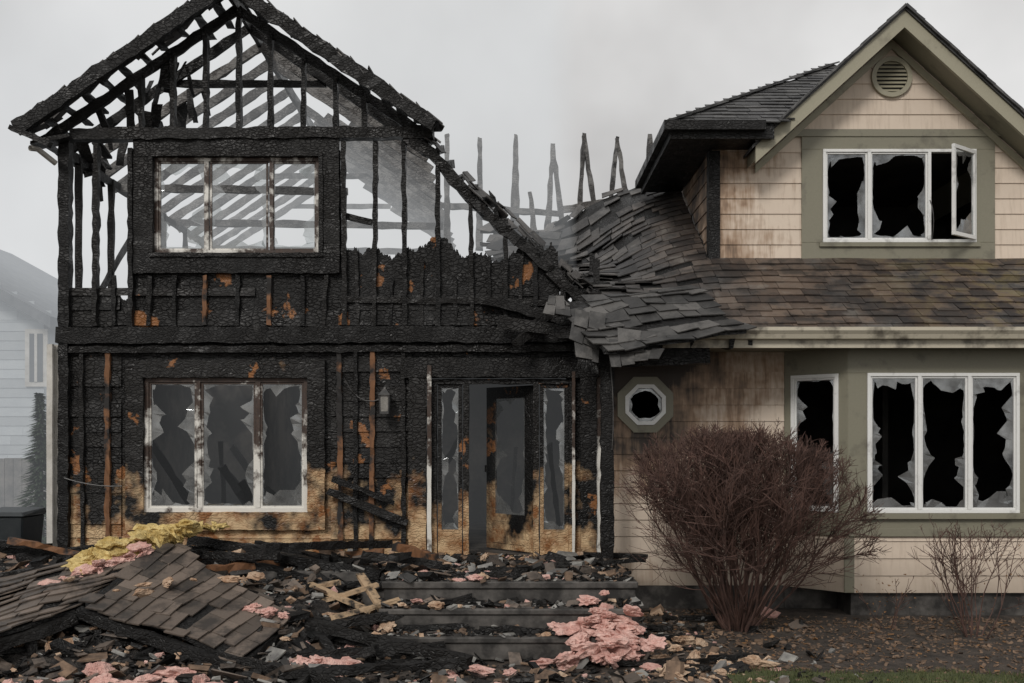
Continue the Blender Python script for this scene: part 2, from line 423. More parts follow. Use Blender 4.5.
for k in range(0,14):
    y=.05+k*.6
    m=0 if k<2 else 1
    hr=1.0 if k<4 else R.choice((1,.92,.75,1,.55))
    dz=R.uniform(-.03,.03)-.006*k
    A=Vector((ax,y,az-.1+dz)); Lp=Vector((XL-.3,y,az-.1-sl*(ax-XL+.3))); Rp=Vector((X(420),y,az-.1-sl*(X(420)-ax)))
    mb.beam(Lp,A,.045,.12,.010,.12,mat=m); mb.beam(Rp,Rp+(A-Rp)*hr,.045,.12,.010,.12,mat=m)
    if k in (3,7,11): mb.beam((XL,y+.06,5.72),(X(420)-R.choice((0,1.2)),y+.06,5.66),.05,.11,.012,.2,mat=m)
    if k%4==1: mb.beam((ax-1.0,y+.06,az-.83),(ax+1.0,y+.06,az-.83),.05,.09,.01,.2,mat=m)
mb.beam((ax,-.3,az-.05),(ax,8,az-.2),.05,.16,.015,.3)
for s_,u0 in ((-1,xl),(1,xr)):
    n=11
    for i in range(n+1):
        k=i/n; x=ax+(u0-ax)*k; z=az-sl*abs(x-ax)+.055
        ye=R.choice((.05,.1,.2,.5)) if s_>0 else R.choice((.2,.6,.7,1.9))
        mb.beam((x,-.42,z),(x+R.uniform(-.03,.03),ye,z+R.uniform(-.02,.02)),.11,.025,.012,.15)
for i in range(34):
    x=XL-.2+R.uniform(0,1.5)**1.2; y=R.uniform(0,1.4); z=rz(x,.0)
    mb.beam((x,y,z),(x+R.uniform(-.15,.15),y+R.uniform(-.2,.3),z-R.uniform(.15,.5)),R.uniform(.03,.16),.02,.012,.1)
mb.beam((xl-.05,-.44,Z(128,-.4)),(X(66),-.44,Z(146,-.4)),.1,.06,.01)
mb.beam((X(40),-.2,Z(150)),(X(75),-.1,Z(141)),.3,.04,.01)
mb.build('burnt_roof_rafters',[M['char'],M['hazewood']],house)
def SL(u,v): return Vector((ax-u,-.42+v,az+.075-sl*u))
mb=MB(); shingles(mb,lambda u,v:SL(v,u),.0,2.5,lambda v:(0,.45+.35*nz(v*2,2)),jit=.01,damage=lambda u,v:.4)
def SR(u,v): return Vector((ax+u,-.42+v,az+.075-sl*u))
shingles(mb,lambda u,v:SR(v,u),.0,2.5,lambda v:(0,.26+.25*nz(v*2,7)),jit=.01,damage=lambda u,v:.6)
mb.build('ragged_edge_shingles',M['shingle'],house)
mb=MB()
mb.box(XL-.02,XL+.06,.03,8,.2,Z(340)); mb.box(XL,XR+.4,8,8.1,.2,4.6)
mb.box(XL+.061,XR+.3,.04,7.99,.45,FL)
mb.box(XL+.061,XR+.3,5.2,5.28,FL+.001,3.2)
mb.box(X(395),X(395)+.1,.35,3.6,FL+.001,3.2)
mb.box(X(590),X(590)+.1,.06,5.19,FL+.001,3.2)
mb.box(X(210),X(210)+.1,2.4,5.19,FL+.001,3.2)
mb.build('interior_walls',M['room'],house)
mb=MB()
mb.box(XL+.061,XR+.3,.06,1.5,3.22,3.36); mb.box(XL+.061,-2.6,1.51,2.6,3.22,3.36); mb.box(-2.0,XR+.3,3.6,8,3.22,3.36)
for i in range(12):
    x=XL+.3+i*.5; mb.beam((x,1.4,3.28),(x,5.2,3.25+R.uniform(-.1,.0)),.05,.18,.012,.3)
for y in [.5+1.1*i for i in range(7)]:
    mb.beam((XL,y,3.3),(XL,y,5.75),.08,.05,.01,.2)
mb.beam((XL,.1,5.72),(XL,8,5.68),.06,.1,.01,.2); mb.beam((XL,.3,3.4),(XL,3,5.6),.04,.08,.01,.2)
for i in range(9):
    y=.5+i*.8; mb.beam((XR+.1,y,3.3),(XR+.1,y,R.uniform(4.2,4.8)),.08,.06,.01,.2)
for i in range(20):
    x=R.uniform(XL+.4,XR-.2); y=R.uniform(2.2,4.8); p=Vector((x,y,FL))
    mb.beam(p,p+Vector((R.uniform(-1,1),R.uniform(-.6,.6),R.uniform(.3,1.6))),.05,.1,.014,.15)
mb.build('upper_floor_and_fallen_joists',M['char'],house)

fr=MB();gl=MB()
window(fr,gl,*W1,-.02,[X(199),X(258)],.05,.09,.028,.20,jit=1)
fr.build('ground_window_frame',M['sootwhite'],house)
fr2=MB()
window(fr2,gl,*W2,-.02,[X(208),X(270)],.045,.09,.024,.15,jit=1)
fr2.build('upper_window_frame',M['sootframe'],house)
fr3=MB(); dz1=Z(380)
y=-.03
for u in (434,466,536,572): fr3.beam((X(u),y+.05,FL),(X(u),y+.05,dz1),.07,.12,.006,.12)
fr3.beam((X(431),y+.05,dz1-.02),(X(576),y+.05,dz1-.02),.12,.06,.006,.12)
for a,b in ((438,462),(540,568)):
    xa,xb=X(a),X(b)
    fr3.box(xa,xb,y+.02,y+.07,FL,FL+.32); fr3.box(xa,xa+.045,y+.02,y+.07,FL+.32,dz1-.1); fr3.box(xb-.045,xb,y+.02,y+.07,FL+.32,dz1-.1); fr3.box(xa,xb,y+.02,y+.07,dz1-.1,dz1-.05)
    shards(gl,xa+.045,xb-.045,FL+.32,dz1-.1,y+.045,.09)
fr3.beam((X(431),-.06,FL-.03),(X(576),-.06,FL-.03),.2,.06,.004,.2)
fr3.build('entry_door_frame',M['charwall'],house)
frw=MB()
frw.beam((X(430),-.11,FL-.05),(X(430),-.11,Z(366)),.05,.03,.004,.15); frw.beam((X(573),-.11,FL-.05),(X(573),-.11,Z(372)),.035,.03,.004,.15)
frw.build('scorched_door_trim',M['sootwhite'],house)
dl=MB(); Wd=.90
dl.M=Matrix.Translation((X(533),.08,FL+.02))@Matrix.Rotation(math.radians(-48),4,'Z')
H=dz1-.08-FL
dl.box(-Wd,0,0,.045,0,.46); dl.box(-Wd,0,0,.045,H-.15,H); dl.box(-Wd,-Wd+.16,.001,.044,.46,H-.15); dl.box(-.16,0,.001,.044,.46,H-.15)
for a in (0,1):
    dl.box(-Wd+.13+a*.34,-Wd+.42+a*.34,-.012,-.001,.08,.38)
dl.beam((-Wd+.07,-.05,1.0),(-Wd+.07,.095,1.0),.03,.03,.0,.2); dl.beam((-Wd+.07,-.06,1.0),(-Wd+.07,-.06,1.09),.04,.03,0,.2)
gl.M=dl.M; shards(gl,-Wd+.16,-.16,.46,H-.15,.02,.18); gl.M=None
dl.build('front_door',M['charwall'],house,bevel=.004)
ds=MB()
ds.tube([Vector(p) for p in ((X(30,-.4),-.4,Z(148,-.4)),(X(38,-.3),-.3,Z(156)),(X(60),-.12,Z(166)))],.035,.035,8)
ds.beam((X(54),-.1,Z(345)),(X(54),-.1,.2),.07,.06,.003,.5); ds.beam((X(58),-.02,Z(345)),(X(58),-.02,.2),.06,.05,.003,.5)
ds.build('downspout',M['pipe'],house)

# ============================================================ SAGGING / CENTRAL ROOF
YE=-.9; ZE=3.38; PS=.64
def sag(x,v):
    s=sm((2.9-x)/2.6)
    return .85*s*sm(v/3.6)+.12*s*math.sin(x*3.1+v*1.3)*sm(v/1.5)+.10*nz(x*1.5,v*1.5)*s+.015*nz(x*1.1,v*2,8)
def SM(u,v): return Vector((u,YE+v,ZE+PS*v-sag(u,v)))
XU=X(708,.9)
def ur(v):
    xl_=1.05-1.45*sm(v/4.2)+.16*nz(v*3,4)+.06*R.uniform(-1,1)
    return (xl_, 9.0 if v<1.72 else XU)
mb=MB()
surf(mb,SM,lambda v:(1.15-1.45*sm(v/4.2),XU),-.02,4.75,30,30,.05,rag=.03)
surf(mb,SM,lambda v:(XU+.001,9.0),-.02,1.82,20,6,.05)
for i in range(10):
    k=1.0+i*.42; mb.beam(SM(1.15-1.45*sm(k/4.2)-.2,k),SM(1.15-1.45*sm(k/4.2)+.5,k+R.uniform(-.2,.2))+Vector((0,0,.03)),.09,.05,.012,.1)
mb.build('roof_decking',M['char'],house)
mb=MB()
def dmg(u,v):
    d=sm((2.4-u)/1.9)*.8
    return .04+(d if R.random()<.8 else d*1.8)
shingles(mb,SM,-.05,4.75,ur,.165,(.16,.36),damage=dmg,mask=lambda u,v: not((v>4.2 and nz(u*3,v)>.25) or (u<2.3 and nz(u*2.2+7,v*2.2)>.30)))
mb.build('roof_shingles',M['shingle'],house)
def pz(s):
    s=s*(len(path)-1); i=min(int(s),len(path)-2); k=s-i
    a,b=path[i],path[i+1]; return a[0]+(b[0]-a[0])*k,a[1]+(b[1]-a[1])*k
def SV(u,v):
    a,b=pz(min(.999,max(0,u/3.0)))
    return Vector((X(a)+.10*v,.0+v,Z(b)+.45*v))
mb=MB()
for i in range(15):
    u=.1+i*.19; p=SV(u,0); q=SV(u,R.uniform(.25,.8)); mb.beam(p-Vector((0,.1,.08)),q-Vector((0,0,.08)),.05,.10,.015,.15)
for i in range(7):
    mb.beam(SV(i*.43,-.05)-Vector((0,0,.08)),SV(i*.43+.46,-.05)-Vector((0,0,.08+R.uniform(-.04,.04))),.09,.13,.02,.1)
mb.build('torn_valley_boards',M['char'],house)
mb=MB(); shingles(mb,SV,-.08,.42,lambda v:(.25+.25*v,3.0),.13,(.1,.22),damage=lambda u,v:1.0,mask=lambda u,v:nz(u*2,v*3)>-.2)
mb.build('torn_valley_shingles',M['shingle'],house)
def bil(P):
    P=[Vector(p) for p in P]
    def S(u,v): return (P[0]*(1-u)+P[1]*u)*(1-v)+(P[3]*(1-u)+P[2]*u)*v
    return S
def patch(name,P,mats,parent,exp=.15,dm=.4,th=.04,wid=(.16,.3),mask=None,wave=.05):
    S0=bil(P); Lu=((Vector(P[1])-Vector(P[0])).length+(Vector(P[2])-Vector(P[3])).length)/2; Lv=((Vector(P[3])-Vector(P[0])).length+(Vector(P[2])-Vector(P[1])).length)/2
    S=lambda u,v:S0(u/Lu,v/Lv)+Vector((0,0,wave*nz(u*1.6,v*1.6,P[0][0])))
    m=MB(); surf(m,S,lambda v:(0.03,Lu-.03),.03,Lv-.03,12,10,th,mat=0,rag=.03)
    shingles(m,S,-.02,Lv-.05,lambda v:(0+R.uniform(-.06,.06),Lu+R.uniform(-.06,.06)),exp,wid,damage=lambda u,v:dm,mat=1,mask=mask)
    return m,m.build(name,mats,parent)
HM=[M['char'],M['shingle_hang']]
patch('hanging_roof_section',[W3(604,352,-1.4),W3(750,328,-1.25),W3(690,288,-.35),W3(556,302,-.35)],HM,house,.165,.38,wid=(.2,.36),wave=.10)
patch('hanging_roof_flap',[W3(574,366,-1.1),W3(600,372,-1.1),W3(604,318,-.9),W3(574,314,-.9)],HM,house,.17,.4)
patch('hanging_roof_flap',[W3(612,366,-1.35),W3(658,360,-1.35),W3(664,336,-1.2),W3(604,338,-1.2)],HM,house,.15,.6)
patch('hanging_roof_flap',[W3(544,312,-.7),W3(566,316,-.7),W3(566,298,-.5),W3(548,296,-.5)],HM,house,.14,.5)
mb=MB()
for u,top,legs,y in ((447,133,(447,),4.2),(480,137,(479,),4.6),(516,134,(512,517),5.0),(553,140,(546,565),5.2),(584,133,(577,600),5.4),(617,135,(606,634),5.6),(650,134,(640,664),5.8),(668,176,(660,678),5.0),(700,168,(690,),5.0),(530,190,(536,),4.6),(497,198,(500,),4.3)):
    for l in legs:
        mb.beam(W3(l,250,y),W3(u,top+R.uniform(0,4),y),.11,.09,.014,.14,taper=.55)
mb.beam(W3(440,205,4.6),W3(560,214,5),.08,.1,.015,.2); mb.beam(W3(560,210,5.2),W3(690,190,5.4),.08,.12,.015,.2)
mb.build('standing_truss_remains',M['hazewood'],house)

# ============================================================ RIGHT WING, ground floor
OC=(X(645),2.540)
mb=MB()
ohole=(OC[0]-.21,OC[0]+.21,2.34,2.74)
lap(mb,XR+.12,X(784),.285,3.34,0,[ohole])
lap(mb,6.92,9,.28,Z(340),0)
mb.build('ground_floor_siding',M['siding'],house)
def octr(mb,cx,cz,r0,r1,y0,y1,mat=0):
    k=[math.pi/8+i*math.pi/4 for i in range(8)]
    vs=[];fs=[]
    for y in (y0,y1):
        for r in (r0,r1):
            for a in k: vs.append((cx+r*math.cos(a),y,cz+r*math.sin(a)))
    for i in range(8):
        j=(i+1)%8
        fs+= [(i,j,8+j,8+i),(16+i,16+j,24+j,24+i),(i,16+i,16+j,j),(8+i,8+j,24+j,24+i)]
    mb.add(vs,fs,.3,mat)
mb=MB(); octr(mb,*OC,.272,.375,-.05,-.004,0); octr(mb,*OC,.222,.272,-.065,.04,1)
mb.build('octagon_window_frame',[M['olive'],M['white']],house)
inn=[]
for i in range(16):
    a=math.pi/8+i*math.pi/8; inn.append((a,.222*(1 if i%2==0 else .924)))
ov=[(OC[0]+r*math.cos(a),.0,OC[1]+r*math.sin(a)) for a,r in inn]; iv=[(OC[0]+r*q*math.cos(a),.0,OC[1]+r*q*math.sin(a)) for (a,r),q in zip(inn,[R.uniform(.74,.97) for _ in inn])]
gl.add(ov+iv,[(i,(i+1)%16,16+(i+1)%16,16+i) for i in range(16)])
B0=Vector((X(784),0)); B1=Vector((X(848,-.6),-.6))
bx0=B1.x; bx1=6.45; wz0,wz1=Z(513,-.6),Z(373,-.6)
bw=(X(867,-.6),X(1019,-.6),wz0,wz1)
olv=MB()
def panel(mb,x0,x1,z0,z1,y,th,h):
    mb.box(x0,x1,y,y+th,z0,h[2]); mb.box(x0,x1,y,y+th,h[3],z1); mb.box(x0,h[0],y,y+th,h[2],h[3]); mb.box(h[1],x1,y,y+th,h[2],h[3])
ptop=Z(346,-.6); pbot=Z(533,-.6)
panel(olv,bx0,bx1,pbot,ptop,-.6,.08,bw)
wf=MB()
window(wf,gl,*bw,-.625,[X(919,-.6),X(969,-.6)],.04,.08,.024,.15)
olv.box(bw[0]-.08,bw[1]+.08,-.66,-.601,wz0-.07,wz0-.002); olv.box(bx0,bx1,-.645,-.601,pbot-.04,pbot+.06)
sd=MB(); lap(sd,bx0,bx1,.28,pbot-.04,-.6,th=.06)
T=Matrix.Translation((B0.x,0,0))@Matrix.Rotation(-math.atan2(.6,B1.x-B0.x),4,'Z'); LA=(B1-B0).length
olv.M=T; wf.M=T; gl.M=T; sd.M=T
aw=(.10,LA-.12,wz0,wz1)
panel(olv,0,LA,pbot,ptop,0,.07,aw); window(wf,gl,*aw,-.02,[],.045,.08,.024,.16)
olv.box(0,LA,-.04,-.001,pbot-.04,pbot+.06); lap(sd,0,LA,.28,pbot-.04,0,th=.06)
T2=Matrix.Translation((bx1,-.6,0))@Matrix.Rotation(math.atan2(.6,.45),4,'Z')
olv.M=T2; sd.M=T2; olv.box(0,.75,0,.07,pbot,ptop); lap(sd,0,.75,.28,pbot-.04,0,th=.06)
olv.M=wf.M=gl.M=sd.M=None
olv.box(bx0-.05,bx0+.07,-.622,-.602,.28,pbot-.045)
sd.build('bay_skirt_siding',M['siding'],house)
mb=MB()
mb.box(XR+.2,9,4,4.1,.2,3.3); mb.box(XR+.2,XR+.28,.05,4,.2,3.3); mb.box(9,9.1,-.02,4,.2,3.3); mb.box(XR+.28,9,.05,3.99,.3,FL-.1)
mb.box(XR+.28,9,.05,3.99,3.16,3.24)
mb.box(3.1,3.18,.5,3.9,FL,3.1); mb.box(5.2,5.28,1.6,3.9,FL,3.1)
mb.box(XU+.12,7.3,4.5,4.6,4.2,6.1); mb.box(XU+.12,7.3,1.0,4.5,4.2,4.3); mb.box(7.3,7.4,1.0,4.6,4.2,6.1); mb.box(XU+.12,7.3,1.0,4.5,6.02,6.1)
mb.build('dark_interior_shell',M['dark'],house)
mb=MB(); mb.box(XR+.1,9,-.008,.3,0,.279); mb.box(bx0+.05,bx1-.02,-.55,-.03,0,.275)
mb.prism([(B0.x,0),(bx0+.04,0),(bx0+.04,.27),(B0.x,.27)],-.03,-.01)
mb.build('foundation',M['concrete'],house)
mb=MB()
mb.box(1.0,9,-.88,-.02,3.20,3.235,mat=0)
mb.box(1.75,9,-.93,-.885,3.17,3.36,mat=1)
gp=[(-.935,3.40),(-1.06,3.40),(-1.06,3.36),(-1.03,3.32),(-1.01,3.27),(-.935,3.26)]
vs=[(1.85,a,b) for a,b in gp]+[(9,a,b) for a,b in gp]; n=6
mb.add(vs,[tuple(range(n)),tuple(range(2*n-1,n-1,-1))]+[(i,n+i,n+(i+1)%n,(i+1)%n) for i in range(n)],.3,1)
mb.build('eave_gutter_and_soffit',[M['olive'],M['cream']],house)
mb=MB()
mb.beam((XR-.1,-.8,3.06),(2.3,-.82,3.1),.12,.22,.014)
for i in range(9): mb.beam((XR+i*.22,-.95+R.uniform(-.1,.1),3.25+R.uniform(-.05,.05)),(XR+i*.22,-.02,3.3),.05,.12,.012,.15)
mb.beam((X(607,-.8),-.8,FL),(X(607,-.8),-.8,3.0),.15,.13,.012,.1)
mb.build('burnt_porch_beam_and_post',M['char'],house)
mb=MB(); mb.box(X(596),X(612),-.06,.03,.3,Z(350)); mb.build('corner_board',M['sootwhite'],house)

# ============================================================ RIGHT WING, upper
UY=.9; UX=X(712,UY); cx=5.06; zap=7.64; gs=.91
uw=(X(822,UY),X(975,UY),Z(243,UY),Z(150,UY))
pan=(X(801,UY),X(994,UY),Z(266,UY),Z(137,UY))
sd=MB()
lap(sd,UX,7.45,4.3,Z(136,UY),UY,[(pan[0]+.01,pan[1]-.01,0,9)])
zb=Z(130,UY)
lap(sd,0,0,zb,zap-.15,UY,rng=lambda z:(cx-(zap-z-.12)/gs,cx+(zap-z-.12)/gs))
sd.M=Matrix.Translation((UX,4.6,0))@Matrix.Rotation(math.radians(-90),4,'Z')
lap(sd,.02,3.7,4.2,6.05,0); sd.M=None
sd.build('upper_siding',M['siding'],house)
panel(olv,pan[0],pan[1],pan[2],pan[3],UY-.035,.1,uw)
olv.box(UX-.02,7.5,UY-.05,UY+.02,zb-.10,zb-.001)
olv.box(pan[0]-.04,pan[1]+.04,UY-.06,UY-.036,pan[2]-.05,pan[2]+.03)
olv.box(uw[0]-.05,uw[1]+.05,UY-.07,UY-.036,uw[2]-.06,uw[2]-.003)
olv.build('olive_trim_panels',M['olive'],house,bevel=.004)
window(wf,gl,*uw,UY-.055,[X(868,UY),X(928,UY)],.04,.08,.024,.13,skip=(2,))
H=uw[3]-uw[2]-.06
wf.M=gl.M=Matrix.Translation((uw[1]-.03,UY-.07,uw[2]+.03))@Matrix.Rotation(math.radians(38),4,'Z')
w_=.56
wf.box(-w_,0,-.02,.02,0,.05); wf.box(-w_,0,-.02,.02,H-.05,H); wf.box(-w_,-w_+.05,-.019,.019,.05,H-.05); wf.box(-.05,0,-.019,.019,.05,H-.05)
shards(gl,-w_+.05,-.05,.05,H-.05,0,.2); wf.M=gl.M=None
wf.build('white_window_frames',M['white'],house,bevel=.003)
gl.build('broken_glass',M['glass'],house,recalc=False)
mb=MB(); L=1.92
for s in (-1,1):
    mb.prism([(cx,zap),(cx+s*L,zap-gs*L),(cx+s*L,zap-gs*L-.22),(cx,zap-.22)],.40,.45,mat=1)
    mb.prism([(cx,zap-.222),(cx+s*(L-.1),zap-gs*(L-.1)-.222),(cx+s*(L-.1),zap-gs*(L-.1)-.33),(cx,zap-.33)],UY-.06,UY-.02,mat=1)
    mb.prism([(cx,zap-.02),(cx+s*L,zap-gs*L-.02),(cx+s*L,zap-gs*L-.17),(cx,zap-.17)],.451,4.6,mat=2)
    mb.prism([(cx,zap+.045),(cx+s*(L+.05),zap-gs*(L+.05)+.045),(cx+s*(L+.05),zap-gs*(L+.05)+.002),(cx,zap+.002)],.37,4.6,mat=0)
    for i in range(17):
        k=i/17*L; mb.beam((cx+s*k,.36,zap-gs*k+.05),(cx+s*(k+.12),.36,zap-gs*(k+.12)+.055),.05,.03,.005,.2,mat=0)
mb.build('gable_roof',[M['shingle_up'],M['rake'],M['olive']],house)
C=Vector((2.05,.3,6.17)); hs=.60
def SH(u,v): return Vector((u,C.y+v,C.z+hs*v))
def hx(v): return cx-(zap-C.z-hs*v)/gs
mb=MB()
shingles(mb,SH,-.04,3.05,lambda v:(C.x+max(0,v)-.02,min(cx,hx(v)+.12)),.155,(.2,.36),jit=.004,damage=lambda u,v:.08)
ap=SH(5.05,3.0)
mb.add([SH(C.x,0),SH(hx(0)+.1,0),SH(min(5.4,hx(3.0)+.05),3.0),ap],[(0,1,2,3)]); mb.add([SH(C.x,0),ap,(C.x,3.3,C.z)],[(0,1,2)]); mb.add([(C.x,3.3,C.z),ap,(6,3.3,ap.z),(6,3.3,C.z)],[(0,1,2,3)])
for i in range(15):
    k=i*.2; p=SH(C.x+k,k)+Vector((0,0,.04)); q=SH(C.x+k+.23,k+.23)+Vector((0,0,.03)); mb.beam(p,q,.15,.025,.006,.3)
mb.build('hip_roof',M['shingle_up'],house,recalc=False)
mb=MB()
mb.box(C.x+.03,3.35,C.y+.03,UY-.03,5.97,6.02); mb.box(C.x+.03,UX-.03,UY-.029,3.25,5.97,6.02)
mb.box(C.x-.03,3.35,C.y-.02,C.y+.029,5.95,6.15); mb.box(C.x-.03,C.x+.029,C.y+.03,3.3,5.95,6.15)
mb.box(C.x-.12,3.22,C.y-.12,C.y-.022,6.04,6.16); mb.box(C.x-.12,C.x-.032,C.y-.02,3.3,6.04,6.16)
mb.box(UX-.05,UX+.10,UY-.04,UY-.022,4.2,5.96); mb.box(UX-.05,UX-.022,UY-.021,UY+.12,4.2,5.96)
mb.build('scorched_hip_eave',M['char'],house)
mb=MB(); vx,vz=cx,Z(78,UY)
seg=28
def ring(r0,r1,y0,y1,mat):
    vs=[];fs=[]
    for y in (y0,y1):
        for r in (r0,r1):
            for i in range(seg): a=2*math.pi*i/seg; vs.append((vx+r*math.cos(a),y,vz+r*math.sin(a)))
    for i in range(seg):
        j=(i+1)%seg; fs+=[(i,j,seg+j,seg+i),(2*seg+i,2*seg+j,3*seg+j,3*seg+i),(i,2*seg+i,2*seg+j,j),(seg+i,seg+j,3*seg+j,3*seg+i)]
    mb.add(vs,fs,.3,mat)
ring(.21,.27,UY-.06,UY+.0,0)
mb.add([(vx+.21*math.cos(2*math.pi*i/seg),UY-.022,vz+.21*math.sin(2*math.pi*i/seg)) for i in range(seg)],[tuple(range(seg))],.3,1)
for i in range(8):
    z=vz-.18+i*.052; w=math.sqrt(max(0,.21**2-(z-vz)**2))
    mb.hexa([(vx-w,UY-.05,z-.012),(vx+w,UY-.05,z-.012),(vx+w,UY-.046,z-.016),(vx-w,UY-.046,z-.016)],[(vx-w,UY-.024,z+.022),(vx+w,UY-.024,z+.022),(vx+w,UY-.02,z+.018),(vx-w,UY-.02,z+.018)])
mb.build('gable_vent',[M['rake'],M['dark']],house)

# ============================================================ PORCH STEPS
mb=MB()
x0,x1=X(384,-2.5),X(636,-2.5)
mb.box(-4.6,x0-.0,-1.6,-.08,0,FL-.002); mb.box(x0,x1,-2.5,-.08,0,FL)
mb.box(x0-.02,x1+.02,-2.53,-2.3,FL-.06,FL+.012)
for i in range(2):
    zt=.44-.22*i; yf=-2.5-.3*(i+1)
    mb.box(x0,x1,yf,yf+.299,0,zt-.001); mb.box(x0-.015,x1+.015,yf-.025,yf+.2,zt-.055,zt+.004)
steps=mb.build('porch_steps',M['concrete'],None,bevel=.012)

# ============================================================ GROUND
g=MB()
vs=[];fs=[]
def gh(x,y): return .035*nz(x*1.1,y*1.1)+.02*nz(x*4,y*4) if (-8<x<9 and -7<y<-.7) else 0
xs=[-300,-60,-20]+[-8+.16*i for i in range(107)]+[12,30,80,300]; ys=[-60,-20,-9]+[-6.5+.15*i for i in range(40)]+[0,2,8,30,100,400]
for yv in ys:
    for xv in xs: vs.append((xv,yv,gh(xv,yv)))
k=len(xs)
for j in range(len(ys)-1):
    for i in range(k-1): fs.append((j*k+i,j*k+i+1,(j+1)*k+i+1,(j+1)*k+i))
g.add(vs,fs,.2); g.build('ground',M['ground'],smooth=True)
lw=MB()
def lawn_edge(x): return -3.66+.10*nz(x*1.2,3)-.03*(x-2)
for i in range(11000):
    x=R.uniform(1.9,7.0); y=R.uniform(-5.0,lawn_edge(x)+.05)
    h=R.uniform(.025,.07); a=R.uniform(0,6.28); dx,dy=.006*math.cos(a),.006*math.sin(a); lx,ly=R.gauss(0,.02),R.gauss(0,.02); z=gh(x,y)
    lw.add([(x-dx,y-dy,z),(x+dx,y+dy,z),(x+lx,y+ly,z+h)],[(0,1,2)],R.random())
vs=[];fs=[]
for i in range(41):
    x=1.9+i*.2; e=lawn_edge(x)
    for j in range(8): y=-6.4+(e+6.4)*j/7; vs.append((x,y,gh(x,y)+.012))
for i in range(40):
    for j in range(7): fs.append((i*8+j,(i+1)*8+j,(i+1)*8+j+1,i*8+j+1))
lw.add(vs,fs,.8); lw.build('lawn',M['grass'],recalc=False)

# ============================================================ DEBRIS
def mound(x,y):
    sx=sm((-1.25-x)/.8); sy=sm((y+4.5)/3.3)*(1 if y<-.5 else sm((-.05-y)/.5)*.5+.5)
    h=.72*sx*sy*(1+.25*nz(x*.9,y*.9))+.08*nz(x*3,y*3)*sx
    return h
def floorh(x,y):
    z=gh(x,y)
    if x0<x<x1:
        if y>-2.5: z=FL+.012
        elif y>-2.8: z=.44
        elif y>-3.1: z=.22
    elif -4.6<x<=x0 and y>-1.6: z=FL
    return max(z,mound(x,y) if x<-1.2 else 0)
mb=MB(); vs=[];fs=[]; NX,NY=120,80
for j in range(NY+1):
    for i in range(NX+1):
        x=-8.5+7.4*i/NX; y=-4.6+4.5*j/NY; vs.append((x,y,mound(x,y)+.05*nz(x*9,y*9)*sm((-1.3-x)/1)-.03))
for j in range(NY):
    for i in range(NX): q=j*(NX+1)+i; fs.append((q,q+1,q+NX+2,q+NX+1))
mb.add(vs,fs); mb.build('rubble_mound',M['rubble'])
def chip(mb,p,s,mat,flat=.3):
    rot=Matrix.Rotation(R.uniform(0,6.28),3,'Z')@Matrix.Rotation(R.gauss(0,.45),3,'X')@Matrix.Rotation(R.gauss(0,.35),3,'Y')
    a,b,c=s*R.uniform(.5,1.5),s*R.uniform(.3,1),s*flat*R.uniform(.3,1)
    vs=[p+rot@Vector((sx*a*R.uniform(.6,1.1),sy*b*R.uniform(.6,1.1),sz*c)) for sz in (-1,1) for sx,sy in ((-1,-1),(1,-1),(1,1),(-1,1))]
    mb.add(vs,MB.BF,R.random(),mat)
def dens(x,y):
    if x<-1.2: return 1
    d=max(0,1-(x+1.2)/4.6)
    return d*.8 if y<-.1 else 0
mb=MB(); cnt=0
def pickm():
    r=R.random(); return 0 if r<.46 else 1 if r<.62 else 2 if r<.79 else 4 if r<.93 else 3 if r<.96 else 5
while cnt<9500:
    x=R.uniform(-7.5,3.6); y=R.uniform(-4.9,-.12)
    if x>XR+1.3 and y>-.5: continue
    if R.random()>dens(x,y): continue
    s=min(.14,.013+R.expovariate(1/.022)); m=pickm()
    if m in(3,5): s*=.9
    chip(mb,Vector((x,y,floorh(x,y)+s*.25)),s,m,.25 if m not in(3,5) else .6); cnt+=1
for i in range(1500):
    x=R.uniform(x0,x1); k=R.choice((0,0,1,1,2))
    if k==0: y=-2.5+R.uniform(0,1.6)
    else: y=-2.5-.3*k+.3-abs(R.gauss(0,.12))
    s=min(.10,.010+R.expovariate(1/.018)); chip(mb,Vector((x,y,floorh(x,y)+s*.25)),s,pickm(),.25)
for i in range(190):
    x=R.uniform(-7.2,1.6); y=R.uniform(-4.6,-.4)
    if R.random()>dens(x,y): continue
    s=R.uniform(.07,.14); chip(mb,Vector((x,y,floorh(x,y)+s*.35)),s,R.choice((4,4,6,0)),.09)
mb.build('scattered_debris',[M['char'],M['chip_grey'],M['chip_brown'],M['pink'],M['shingle_fallen'],M['beigeins'],M['shingle_hang']])
mb=MB()
for i in range(5200):
    x=R.uniform(1.0,7.2); y=R.uniform(-4.2,-.1)
    if x>3.2 and y>-.7: continue
    s=R.uniform(.008,.028); chip(mb,Vector((x,y,gh(x,y)+.006)),s,0 if R.random()<.92 else 1,.25)
mb.build('bark_mulch',[M['chip_brown'],M['leaf']])
mb=MB()
for i in range(110):
    x=R.uniform(-7.2,-1.1); y=R.uniform(-4.4,-.6)
    inslab=(-6.9<x<-1.95 and -4.3<y<-1.5)
    if inslab and R.random()<.95: continue
    z=floorh(x,y)+R.uniform(.02,.18)
    L_=R.uniform(.4,2.0); a=R.gauss(-.15,.55); el=R.gauss(0,.12)
    d=Vector((math.cos(a)*math.cos(el),math.sin(a)*math.cos(el),math.sin(el)))*L_/2
    p=Vector((x,y,z)); mb.beam(p-d,p+d,R.uniform(.04,.09),R.uniform(.05,.1),.014,.1,mat=0 if R.random()<.88 else 1)
